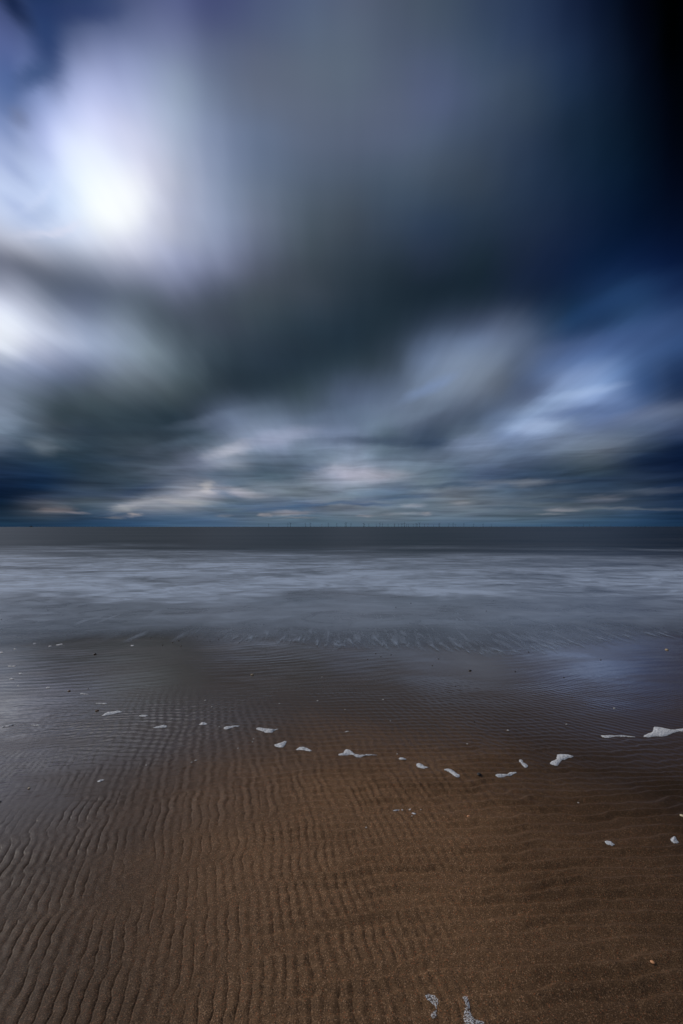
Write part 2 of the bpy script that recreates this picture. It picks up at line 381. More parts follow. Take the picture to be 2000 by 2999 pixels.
# ------------------------------------------------------------------ beach relief (metres; X right, Y out to sea)
def relief(X, Y):
    D = np.maximum(Y, 0.6)
    q = X / D                                   # lateral position seen from the tripod
    # long gentle undulation of the beach and the fall to the water line
    z = 0.006 * fbm(X * 0.35 + 3, Y * 0.3, 5, 2) - 0.010 * ss(5.6, 9, Y) - 0.03 * np.maximum(Y - 8, 0)
    z = z + 0.0018 * fbm(X * 2.2, Y * 2.2, 9, 2)
    # ripple train A: crests running out to sea, slightly left; foreground left
    ca, sa = cos(radians(-16)), sin(radians(-16))
    n = X * ca - Y * sa
    c = X * sa + Y * ca
    lam = 0.042
    wob = 1.2 * fbm(X * 1.0, Y * 0.8, 11, 2)  - 2.2 * np.minimum(q + 0.25, 0) ** 2 + 0.28 * gn(n * 5, c * 9, 12) + 0.13 * gn(n * 16, c * 30, 13)
    # the train is chopped into oblique bands; crests shift and lean anew in each
    cbx, sbx = cos(radians(24)), sin(radians(24))
    bandf = (-X * sbx + Y * cbx) / 0.27 + 0.7 * fbm(X * 1.6, Y * 1.6, 19, 2)
    bi = np.floor(bandf); bf = bandf - bi
    sh = _hash(bi.astype(np.int64), (bi * 0).astype(np.int64), 77) * 0.9
    sh1 = _hash((bi + 1).astype(np.int64), (bi * 0).astype(np.int64), 77) * 0.9
    tb = ss(0.86, 1.0, bf)
    ph = n / lam + wob + sh * (1 - tb) + sh1 * tb - 0.35 * (bf - 0.5) * (1 - tb) 
    bamp = 0.35 + 0.65 * ss(0.0, 0.22, bf) * ss(1.0, 0.72, bf)
    s = ph - np.floor(ph)
    saw = 0.5 - 0.5 * np.cos(2 * pi * s ** 1.35)
    groove = np.exp(-((s - 0.02) / 0.040) ** 2) + np.exp(-((s - 1.02) / 0.040) ** 2)
    brk = ss(-0.3, 0.3, gn(np.floor(ph + .5) * 3.7, c * 4.5, 14) + 0.12)
    patch = 0.25 + 0.75 * ss(-0.45, 0.15, fbm(n * 1.9, c * 1.5, 17, 2))
    mA = ss(-0.02, -0.30, q - 0.10 * fbm(X * 1.1, Y * 1.1, 15, 2)) * ss(2.75, 2.3, Y + 0.35 * q + 0.12 * gn(X * 3, Y * 3, 16))
    near = ss(1.0, 1.5, Y) * 0.25 + 0.75
    z = z + mA * (0.0016 * saw - 0.0044 * groove * brk) * patch * bamp * near
    # faint continuation of A to the right
    mA2 = ss(0.6, 0.0, q) * ss(3.3, 2.5, Y) * (1 - mA)
    z = z + mA2 * (0.0027 * saw - 0.0024 * groove * brk) * patch * bamp
    # ripple train B: low wandering crests across the view; foreground right
    cb, sb = cos(radians(4)), sin(radians(4))
    nb = -X * sb + Y * cb
    phb = nb / 0.062 + 1.5 * fbm(X * 1.3, Y * 1.6, 21, 3) + 0.25 * gn(X * 9, Y * 9, 22)
    sB = phb - np.floor(phb)
    swB = np.where(sB < 0.78, sB / 0.78, (1 - sB) / 0.22)
    swB = swB * swB * (3 - 2 * swB)
    brkB = ss(-0.3, 0.5, gn(X * 1.7, np.floor(phb) * 2.3, 23))
    mB = ss(-0.36, 0.05, q) * ss(3.6, 2.4, Y)
    z = z + mB * (0.0040 + 0.0082 * brkB) * swB
    # train C: oblique ripples under the thin water on the right
    cc, sc_ = cos(radians(-40)), sin(radians(-40))
    nc = -X * sc_ + Y * cc
    phc = nc / 0.052 + 0.8 * fbm(X * 1.0, Y * 1.0, 31, 2) + 0.3 * gn(X * 7, Y * 7, 32)
    mC = ss(0.02, 0.3, q) * ss(2.0, 2.7, Y) * ss(5.2, 3.6, Y) * (0.6 + 0.4 * gn(X * 1.5, Y * 1.5, 33))
    z = z + mC * 0.0022 * (0.5 + 0.5 * np.cos(2 * pi * phc)) ** 1.3
    # train D: fine crests on the left where the sky glare sits
    cd, sd = cos(radians(14)), sin(radians(14))
    ndd = -X * sd + Y * cd
    phd = ndd / 0.045 + 0.9 * fbm(X * 1.4, Y * 1.4, 41, 2) + 0.5 * gn(X * 8, Y * 12, 42)
    mD = ss(-0.05, -0.45, q) * ss(2.25, 2.6, Y) * ss(4.2, 3.2, Y)
    brkD = 0.35 + 0.65 * ss(-0.3, 0.3, gn(X * 6, Y * 9, 43))
    z = z + mD * brkD * 0.0017 * (0.5 + 0.5 * np.cos(2 * pi * phd))
    # hatched pattern where the trains cross in the middle
    mE = ss(2.2, 2.6, Y) * ss(4.6, 3.2, Y) * ss(0.75, 0.25, np.abs(q + 0.05))
    z = z + mE * 0.0011 * (np.cos(2 * pi * (n / 0.060 + wob)) + np.cos(2 * pi * (Y / 0.06 + 1.1 * fbm(X * 1.5, Y * 1.5, 44, 2))))
    # small rough lumps of wet sand
    z = z + 0.0014 * gn(X * 34, Y * 34, 51) * ss(3.5, 1.6, Y)
    # back-wash lines further out
    z = z + 0.00022 * np.cos(2 * pi * ((Y - 0.25 * X) / 0.11 + fbm(X * .8, Y * .8, 52, 2) * 1.5)) * ss(3.2, 4.2, Y) * ss(7, 5, Y)
    return z


def mesh_obj(name, verts, faces, mat, smooth=True, parent=None):
    me = bpy.data.meshes.new(name)
    verts = np.asarray(verts, np.float32); faces = np.asarray(faces, np.int32)
    me.vertices.add(len(verts)); me.vertices.foreach_set('co', verts.ravel())
    k = faces.shape[1]
    me.loops.add(faces.size); me.loops.foreach_set('vertex_index', faces.ravel())
    me.polygons.add(len(faces))
    me.polygons.foreach_set('loop_start', np.arange(0, faces.size, k, dtype=np.int32))
    me.update(calc_edges=True)
    if smooth:
        me.polygons.foreach_set('use_smooth', np.ones(len(faces), bool))
    me.validate()
    if mat: me.materials.append(mat)
    o = bpy.data.objects.new(name, me)
    C.objects.link(o)
    if parent is not None: o.parent = parent
    return o


def grid_faces(nr, nc):
    i = np.arange(nr * nc).reshape(nr, nc)
    return np.stack([i[:-1, :-1], i[:-1, 1:], i[1:, 1:], i[1:, :-1]], -1).reshape(-1, 4)


def new_mat(name):
    m = bpy.data.materials.new(name)
    m.use_nodes = True
    m.node_tree.nodes.clear()
    return m, Net(m.node_tree)


def principled(N, color, rough, normal=None, spec=0.5, **kw):
    b = N.n('ShaderNodeBsdfPrincipled')
    N.put(b.inputs['Base Color'], color if not isinstance(color, tuple) or len(color) == 4 else tuple(color) + (1,))
    N.put(b.inputs['Roughness'], rough)
    b.inputs['Specular IOR Level'].default_value = spec
    if normal is not None: N.put(b.inputs['Normal'], normal)
    for k, v in kw.items():
        N.put(b.inputs[k], v)
    return b


def bump(N, h, strength, dist, normal=None):
    b = N.n('ShaderNodeBump')
    N.put(b.inputs['Height'], h)
    N.put(b.inputs['Strength'], strength); N.put(b.inputs['Distance'], dist)
    if normal is not None: N.put(b.inputs['Normal'], normal)
    return b.outputs[0]


def output(N, sh):
    o = N.n('ShaderNodeOutputMaterial')
    N.nt.links.new(sh, o.inputs[0])


# ------------------------------------------------------------------ sand material
def sand_material():
    m, N = new_mat("wet_sand")
    p = N.n('ShaderNodeNewGeometry').outputs['Position']
    px, py, pz = N.sep(p)
    flat = N.xyz(px, py, 0.0)
    # wetness: damp sand near the tripod, film of water towards the sea
    wn = N.noise(N.vm('MULTIPLY', flat, (0.55, 0.8, 1)), 1.0, 3, 0.55)
    wn2 = N.noise(N.vm('MULTIPLY', flat, (1.1, 2.6, 1)), 1.0, 3, 0.5, 0.3)
    side = N.m('MULTIPLY', N.m('DIVIDE', px, N.m('MAXIMUM', py, 0.8)), -1.9)
    side = N.m('MAXIMUM', side, N.m('MULTIPLY', side, -0.3))
    y2 = N.m('ADD', N.m('ADD', py, side), N.m('MULTIPLY', N.m('SUBTRACT', wn, 0.5), 1.3))
    wet = N.mr(y2, 2.5, 5.4, 0, 1, 'SMOOTHSTEP')
    film = N.m('MULTIPLY', wet, N.mr(wn2, 0.35, 0.6, 0.72, 1.0, 'SMOOTHSTEP'))
    # grains
    g1 = N.noise(flat, 250, 3, 0.75)
    g2 = N.noise(flat, 1100, 1, 0.5)
    vor = N.n('ShaderNodeTexVoronoi', feature='F1')
    N.put(vor.inputs['Vector'], flat); vor.inputs['Scale'].default_value = 360
    vr, vg, vb = N.sep(vor.outputs['Color'])
    base = N.ramp(g1, [(0.30, (0.045, 0.024, 0.012)), (0.5, (0.140, 0.081, 0.042)), (0.68, (0.34, 0.21, 0.115))])
    tone = N.noise(flat, 2.1, 4, 0.6)
    base = N.mix(N.mr(tone, 0.35, 0.7, 0, 0.35), base, (0.080, 0.044, 0.024, 1))
    base = N.mix(N.mr(vr, 0.90, 0.95, 0, 0.75), base, (0.42, 0.27, 0.17, 1))
    base = N.mix(N.mr(vg, 0.92, 0.96, 0, 0.8), base, (0.03, 0.022, 0.018, 1))
    base = N.mix(N.mr(vb, 0.97, 0.985, 0, 0.8), base, (0.34, 0.13, 0.06, 1))
    # light falloff painted into the sand colour: brighter centre, darker towards the corners
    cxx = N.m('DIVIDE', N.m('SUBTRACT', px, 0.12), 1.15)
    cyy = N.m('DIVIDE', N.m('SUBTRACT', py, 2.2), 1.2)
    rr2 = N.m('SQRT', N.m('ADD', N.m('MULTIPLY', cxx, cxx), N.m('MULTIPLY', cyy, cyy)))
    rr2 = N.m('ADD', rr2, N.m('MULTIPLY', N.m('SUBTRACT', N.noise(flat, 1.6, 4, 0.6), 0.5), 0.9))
    vignette = N.mr(rr2, 0.2, 1.6, 1.0, 0.0, 'SMOOTHSTEP')
    base = N.mix(vignette, N.mix(1.0, base, (0.40, 0.385, 0.37, 1), 'MULTIPLY'), N.mix(1.0, base, (1.50, 1.40, 1.26, 1), 'MULTIPLY'))
    base = N.mix(N.m('MULTIPLY', wet, 0.75), base, (0.150, 0.104, 0.066, 1))
    rough = N.m('MULTIPLY_ADD', film, -0.42, N.mr(y2, 1.4, 2.8, 0.66, 0.52))
    rough = N.m('MAXIMUM', rough, 0.12)
    dist = N.vm('LENGTH', flat)
    dd = N.n('ShaderNodeVectorMath', operation='LENGTH'); N.put(dd.inputs[0], flat)
    far = N.mr(dd.outputs['Value'], 1.5, 4.0, 1.0, 0.12)
    dry = N.m('SUBTRACT', 1.0, N.m('MULTIPLY', film, 0.9))
    h = N.m('ADD', N.m('MULTIPLY', g1, 0.7), N.m('MULTIPLY', g2, 0.3))
    nb = bump(N, h, N.m('MULTIPLY', N.m('MULTIPLY', far, dry), 0.9), 0.0016)
    # fine drag marks left by the draining water
    rot = N.n('ShaderNodeMapping'); N.put(rot.inputs[0], flat)
    rot.inputs['Rotation'].default_value = (0, 0, radians(-20)); rot.inputs['Scale'].default_value = (14, 95, 1)
    dr = N.noise(rot.outputs[0], 1.0, 3, 0.6)
    nb = bump(N, dr, N.m('MULTIPLY', N.mr(px, 0.6, -0.6, 0.12, 0.6), dry), 0.0016, nb)
    # water film ripples
    rp = N.noise(N.vm('MULTIPLY', flat, (9, 26, 1)), 1.0, 3, 0.55, 0.4)
    nb = bump(N, rp, N.m('MULTIPLY', wet, 0.35), 0.003, nb)
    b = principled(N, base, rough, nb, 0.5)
    N.put(b.inputs['Specular IOR Level'], N.mr(film, 0.0, 0.8, 0.22, 0.8))
    # standing film of water over the wet sand
    N.put(b.inputs['Coat Weight'], N.m('MULTIPLY', film, 0.8))
    b.inputs['Coat Roughness'].default_value = 0.10
    b.inputs['Coat IOR'].default_value = 1.33
    N.put(b.inputs['Coat Normal'], nb)
    output(N, b.outputs[0])
    return m


SAND = sand_material()

ys = np.concatenate([-60 * (1 - np.linspace(0, 1, 30)[:-1]) ** 2 + 0.6 * 0,
                     np.linspace(0.0, 1.05, 8)[:-1],
                     1.05 * (8.0 / 1.05) ** (np.linspace(0, 1, 1000)),
                     8.0 * (60 / 8.0) ** (np.linspace(0, 1, 40)[1:])])
ts = np.concatenate([-np.geomspace(40, 1.02, 24), np.linspace(-1, 1, 1000), np.geomspace(1.02, 40, 24)])
YY = np.repeat(ys[:, None], len(ts), 1)
XX = ts[None, :] * (0.82 * np.maximum(ys, 1.0)[:, None] + 0.15)
ZZ = relief(XX, YY)
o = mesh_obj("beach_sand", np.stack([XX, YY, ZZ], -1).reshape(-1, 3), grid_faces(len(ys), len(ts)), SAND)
o['kind'] = 'structure'
del XX, YY, ZZ


def ground_z(x, y):
    return float(relief(np.array([x]), np.array([y]))[0])


# ------------------------------------------------------------------ sea
def shore_edge(x):
    """distance at which the last thin sheet of water ends"""
    q = x / 5.6
    e = np.interp(q, [-3, -.75, -.6, -.45, -.2, .1, .3, .45, .75, 3], [4.9, 5.45, 5.8, 6.0, 5.75, 5.45, 5.2, 5.4, 5.9, 6.3])
    return e + 0.16 * fbm(x * 0.8, x * 0 + 2.2, 61, 3) + 0.05 * gn(x * 3.1, x * 0 + 7.7, 62)


def sea_material():
    m, N = new_mat("sea_water")
    geo = N.n('ShaderNodeNewGeometry')
    px, py, pz = N.sep(geo.outputs['Position'])
    at = N.n('ShaderNodeAttribute', attribute_name='reach')      # metres seaward of the water's edge
    reach = at.outputs['Fac']
    flat = N.xyz(px, py, 0.0)
    ly = N.m('LOGARITHM', N.m('MAXIMUM', py, 1.0), 2.71828)
    qx = N.m('DIVIDE', px, py)
    # long drawn foam veils (parallel to the shore, finer than long)
    dw = N.vm('SUBTRACT', N.noise(N.vm('MULTIPLY', flat, (0.35, 0.5, 1)), 1.0, 2, 0.5, out=1), (0.5, 0.5, 0.5))
    wf = N.vm('ADD', flat, N.vm('MULTIPLY', dw, (1.5, 1.3, 0)))
    v0 = N.noise(N.vm('MULTIPLY', wf, (0.30, 0.55, 1)), 1.0, 3, 0.6, 0.5)
    v1 = N.noise(N.vm('MULTIPLY', wf, (1.5, 2.3, 1)), 1.0, 5, 0.62, 0.7)
    v2 = N.noise(N.xyz(N.m('MULTIPLY', px, 0.09), N.m('MULTIPLY', py, 0.30), 3.0), 1.0, 4, 0.6, 0.4)
    # fingers of foam drawn back down the slope
    mp = N.n('ShaderNodeMapping'); N.put(mp.inputs[0], flat)
    mp.inputs['Rotation'].default_value = (0, 0, radians(-18)); mp.inputs['Scale'].default_value = (11.0, 2.2, 1)
    v3 = N.noise(N.vm('ADD', mp.outputs[0], N.vm('SCALE', dw, scale=2.5)), 1.0, 5, 0.6, 0.5)
    mp2 = N.n('ShaderNodeMapping'); N.put(mp2.inputs[0], flat)
    mp2.inputs['Rotation'].default_value = (0, 0, radians(50)); mp2.inputs['Scale'].default_value = (3.6, 0.5, 1)
    v4 = N.noise(mp2.outputs[0], 1.0, 4, 0.6, 0.6)
    side = N.mr(px, -2.6, -0.9, 0, 1, 'SMOOTHSTEP')
    fing = N.m('ADD', N.m('MULTIPLY', v3, side), N.m('MULTIPLY', v4, N.m('SUBTRACT', 1.0, side)))
    # surf belt
    wob = N.m('SUBTRACT', v2, 0.5)
    near_e = N.mr(N.m('ADD', N.m('ADD', py, N.m('MULTIPLY', N.m('SUBTRACT', v0, 0.5), 5.0)), N.m('MULTIPLY', wob, 9.0)), 6.2, 11.0, 0, 1, 'SMOOTHSTEP')
    brk = N.noise(N.xyz(N.m('MULTIPLY', qx, 2.6), N.m('MULTIPLY', ly, 5.0), 1.0), 1.0, 5, 0.6, 0.5)
    lyw = N.m('ADD', N.m('ADD', ly, N.m('MULTIPLY', N.m('SUBTRACT', brk, 0.5), 1.3)), N.m('ADD', N.m('MULTIPLY', wob, 0.5), N.m('MULTIPLY', qx, 0.12)))
    far_e = N.mr(lyw, 2.55, 3.65, 1, 0, 'SMOOTHSTEP')
    belt = N.m('MULTIPLY', near_e, far_e)
    tex = N.m('ADD', N.m('MULTIPLY', N.m('SUBTRACT', v0, 0.5), 2.0), N.m('MULTIPLY', N.m('SUBTRACT', v1, 0.5), 1.6))
    f_belt = N.m('MULTIPLY', belt, N.m('ADD', 0.72, tex, clamp=True))
    f_swash = N.m('MULTIPLY', N.mr(fing, 0.36, 0.76, 0.0, 0.60), N.mr(N.m('ADD', py, N.m('MULTIPLY', N.m('SUBTRACT', v0, 0.5), 5.0)), 6.0, 12.5, 1, 0, 'SMOOTHSTEP'))
    lead = N.mr(reach, 0.0, 1.5, 1.0, 0.0, 'SMOOTHSTEP')
    f_swash = N.m('ADD', f_swash, N.m('MULTIPLY', N.m('MULTIPLY', lead, side), N.mr(fing, 0.34, 0.68, 0.08, 0.30)))
    f_mid = N.m('MULTIPLY', N.m('ADD', 0.40, N.m('MULTIPLY', tex, 0.4), clamp=True), N.m('MULTIPLY', N.mr(py, 5.4, 7.2, 0.55, 1), far_e))
    foam = N.m('MINIMUM', N.m('MAXIMUM', N.m('MAXIMUM', f_belt, f_swash), f_mid), 1.0)
    deep = N.mr(py, 9, 30, 0, 1)
    wcol = N.mix(deep, (0.060, 0.048, 0.040, 1), (0.016, 0.026, 0.032, 1))
    band = N.noise(N.xyz(N.m('MULTIPLY', qx, 1.6), N.m('MULTIPLY', ly, 7.0), 0.0), 1.0, 4, 0.55, 0.4)
    wcol = N.mix(N.mr(band, 0.40, 0.66, 0, 0.6), wcol, (0.064, 0.072, 0.080, 1))
    col = N.mix(N.m('MULTIPLY', foam, 0.92), wcol, (0.66, 0.78, 0.96, 1))
    rough = N.m('MULTIPLY_ADD', foam, 0.30, N.mr(py, 6, 30, 0.16, 0.40))
    w1 = N.noise(N.xyz(N.m('MULTIPLY', px, 0.9), N.m('MULTIPLY', py, 3.6), 0.0), 1.0, 4, 0.55, 0.3)
    w2 = N.noise(N.vm('MULTIPLY', flat, (7, 16, 1)), 1.0, 3, 0.6, 0.5)
    nb = bump(N, w1, N.mr(py, 6, 60, 0.35, 0.1), 0.03)
    nb = bump(N, w2, N.mr(py, 6, 22, 0.45, 0.0), 0.006, nb)
    nb = bump(N, fing, N.mr(py, 6, 10, 0.5, 0.0), 0.008, nb)
    b = principled(N, col, rough, nb, 0.5, IOR=1.333)
    N.put(b.inputs['Specular IOR Level'], N.mr(ly, 2.9, 3.6, 0.5, 0.17))
    tr = N.n('ShaderNodeBsdfTransparent')
    # the sheet thins to nothing at its lip: only its foam and gloss remain
    lip = N.mr(N.m('ADD', reach, N.m('MULTIPLY', N.m('SUBTRACT', fing, 0.5), 0.9)), 0.0, 0.55, 0, 1, 'SMOOTHSTEP')
    body = N.mr(reach, 0.0, 1.8, 0.25, 1.0)
    alpha = N.m('MULTIPLY', lip, N.m('MAXIMUM', body, foam))
    mx = N.n('ShaderNodeMixShader')
    N.put(mx.inputs[0], alpha)
    N.nt.links.new(tr.outputs[0], mx.inputs[1]); N.nt.links.new(b.outputs[0], mx.inputs[2])
    output(N, mx.outputs[0])
    return m


xs_t = np.linspace(-1, 1, 420)
nr = 260
vv, reach = [], []
rr = np.concatenate([np.linspace(0, 1.5, 40)[:-1], np.geomspace(1.5, 90000, nr)])
for r in rr:
    # widen with distance, always past the frame
    half = 14 + r * 1.6
    x = xs_t * half
    e = shore_edge(np.clip(x, -30, 30) if r < 40 else np.clip(x, -30, 30))
    y = e + r
    z = np.full_like(x, 0.0) + 0.0095 - 0.004 * np.clip(r / 3.0, 0, 1)
    # thin lip bends down into the sand
    z = z - 0.012 * (1 - ss(0, 0.10, r))
    z = z + 0.004 * fbm(x * 0.35 + 3, y * 0.3, 5, 1) * (r < 3) * 0
    vv.append(np.stack([x, y, z], -1)); reach.append(np.full_like(x, r))
sea = mesh_obj("sea", np.concatenate(vv), grid_faces(len(rr), len(xs_t)), sea_material())
att = sea.data.attributes.new('reach', 'FLOAT', 'POINT')
att.data.foreach_set('value', np.minimum(np.concatenate(reach), 500).astype(np.float32))
sea['kind'] = 'structure'

# ------------------------------------------------------------------ things
def tag(o, label=None, cat=None, group=None, kind=None):
    if label: o['label'] = label
    if cat: o['category'] = cat
    if group: o['group'] = group
    if kind: o['kind'] = kind
    return o


def foam_material(name, hole, scale, op=1.0):
    m, N = new_mat(name)
    tcn = N.n('ShaderNodeNewGeometry').outputs['Position']
    v = N.n('ShaderNodeTexVoronoi', feature='SMOOTH_F1')
    N.put(v.inputs['Vector'], N.vm('ADD', tcn, N.vm('SCALE', N.noise(tcn, 60, 2, 0.5, out=1), scale=0.006)))
    v.inputs['Scale'].default_value = scale
    n2 = N.noise(tcn, scale * 0.35, 3, 0.6)
    dark = N.mr(n2, 0.56, 0.68, 0, 1)
    col = N.mix(N.m('MULTIPLY', dark, 0.6), (0.90, 0.91, 0.93, 1), (0.34, 0.31, 0.29, 1))
    nb = bump(N, v.outputs['Distance'], 0.6, 0.006)
    b = principled(N, col, 0.55, nb, 0.35)
    b.inputs['Subsurface Weight'].default_value = 0.0
    at = N.n('ShaderNodeAttribute', attribute_name='edge')
    n3 = N.noise(tcn, scale * 0.5, 3, 0.65)
    a = N.mr(N.m('ADD', N.m('MULTIPLY', at.outputs['Fac'], 1.6), n3), 0.62 + hole, 0.80 + hole, 0, 1, 'SMOOTHSTEP')
    n4 = N.noise(tcn, scale * 0.8, 2, 0.6)
    a = N.m('MULTIPLY', a, N.mr(n4, 0.36 + hole * 0.4, 0.46 + hole * 0.4, 0.0 if hole > 0.1 else 0.75, 1.0))
    if op < 1: a = N.m('MULTIPLY', a, op)
    tr = N.n('ShaderNodeBsdfTransparent')
    mx = N.n('ShaderNodeMixShader'); N.put(mx.inputs[0], a)
    N.nt.links.new(tr.outputs[0], mx.inputs[1]); N.nt.links.new(b.outputs[0], mx.inputs[2])
    output(N, mx.outputs[0])
    return m


FOAM = foam_material("sea_foam", 0.0, 260)
LACE = foam_material("lacy_foam", 0.22, 330, 0.9)


def inside(px, py, poly):
    c = np.zeros(px.shape, bool)
    n = len(poly)
    for i in range(n):
        x0, y0 = poly[i]; x1, y1 = poly[(i + 1) % n]
        if y0 == y1: continue
        cond = ((y0 > py) != (y1 > py)) & (px < (x1 - x0) * (py - y0) / (y1 - y0) + x0)
        c ^= cond
    return c


def edge_dist(px, py, poly):
    d = np.full(px.shape, 1e9)
    n = len(poly)
    for i in range(n):
        a = np.array(poly[i]); b = np.array(poly[(i + 1) % n])
        ab = b - a; L = max(ab @ ab, 1e-12)
        t = np.clip(((px - a[0]) * ab[0] + (py - a[1]) * ab[1]) / L, 0, 1)
        d = np.minimum(d, np.hypot(px - a[0] - t * ab[0], py - a[1] - t * ab[1]))
    return d


def foam_patch(poly_px, label, group, mat=FOAM, hmax=0.010, name="sea_foam", cat="foam"):
    """a low cushion of bubbles on the sand whose outline on the ground is given"""
    P = np.array([gpt(x, y, 0.004) for x, y in poly_px])
    cx, cy = P.mean(0)
    lo = P.min(0); hi = P.max(0)
    mean_y = P[:, 1].mean()
    ext = max(hi - lo)
    cs = max(ext / 150.0, 0.0011 * mean_y / 3 * 1.2)
    pad = cs * 3
    gxv = np.arange(lo[0] - pad, hi[0] + pad, cs); gyv = np.arange(lo[1] - pad, hi[1] + pad, cs)
    GX, GY = np.meshgrid(gxv, gyv)
    poly = [tuple(p) for p in P]
    ins = inside(GX, GY, poly)
    d = edge_dist(GX, GY, poly) * np.where(ins, 1, -1)
    d = d + 0.0022 * gn(GX * 110, GY * 110, 71)
    rim = 0.012
    h = hmax * np.sqrt(np.clip(d / rim, 0, 1)) * (1 + 0.35 * gn(GX * 60, GY * 60, 72)) * np.clip(0.55 + d / 0.05, 0, 1.25)
    ok = d > -cs * 0.5
    if ok.sum() < 9: ok = d > -cs * 1.5
    z = relief(GX, GY) + np.where(d > 0, h, -0.001)
    cell = ok[:-1, :-1] & ok[:-1, 1:] & ok[1:, 1:] & ok[1:, :-1]
    idx = np.arange(GX.size).reshape(GX.shape)
    f = np.stack([idx[:-1, :-1][cell], idx[:-1, 1:][cell], idx[1:, 1:][cell], idx[1:, :-1][cell]], -1)
    used = np.unique(f)
    remap = -np.ones(GX.size, int); remap[used] = np.arange(len(used))
    zc = ground_z(cx, cy)
    V = np.stack([GX.ravel()[used] - cx, GY.ravel()[used] - cy, z.ravel()[used] - zc], -1)
    o = mesh_obj(name, V, remap[f], mat)
    o.location = (cx, cy, zc)
    at = o.data.attributes.new('edge', 'FLOAT', 'POINT')
    at.data.foreach_set('value', np.clip(d.ravel()[used] / 0.02, 0, 1).astype(np.float32))
    return tag(o, label, cat, group)


def cols(c):
    """[(x, top, bottom)] to an outline"""
    return [(x, t) for x, t, b in c] + [(x, b) for x, t, b in reversed(c)]


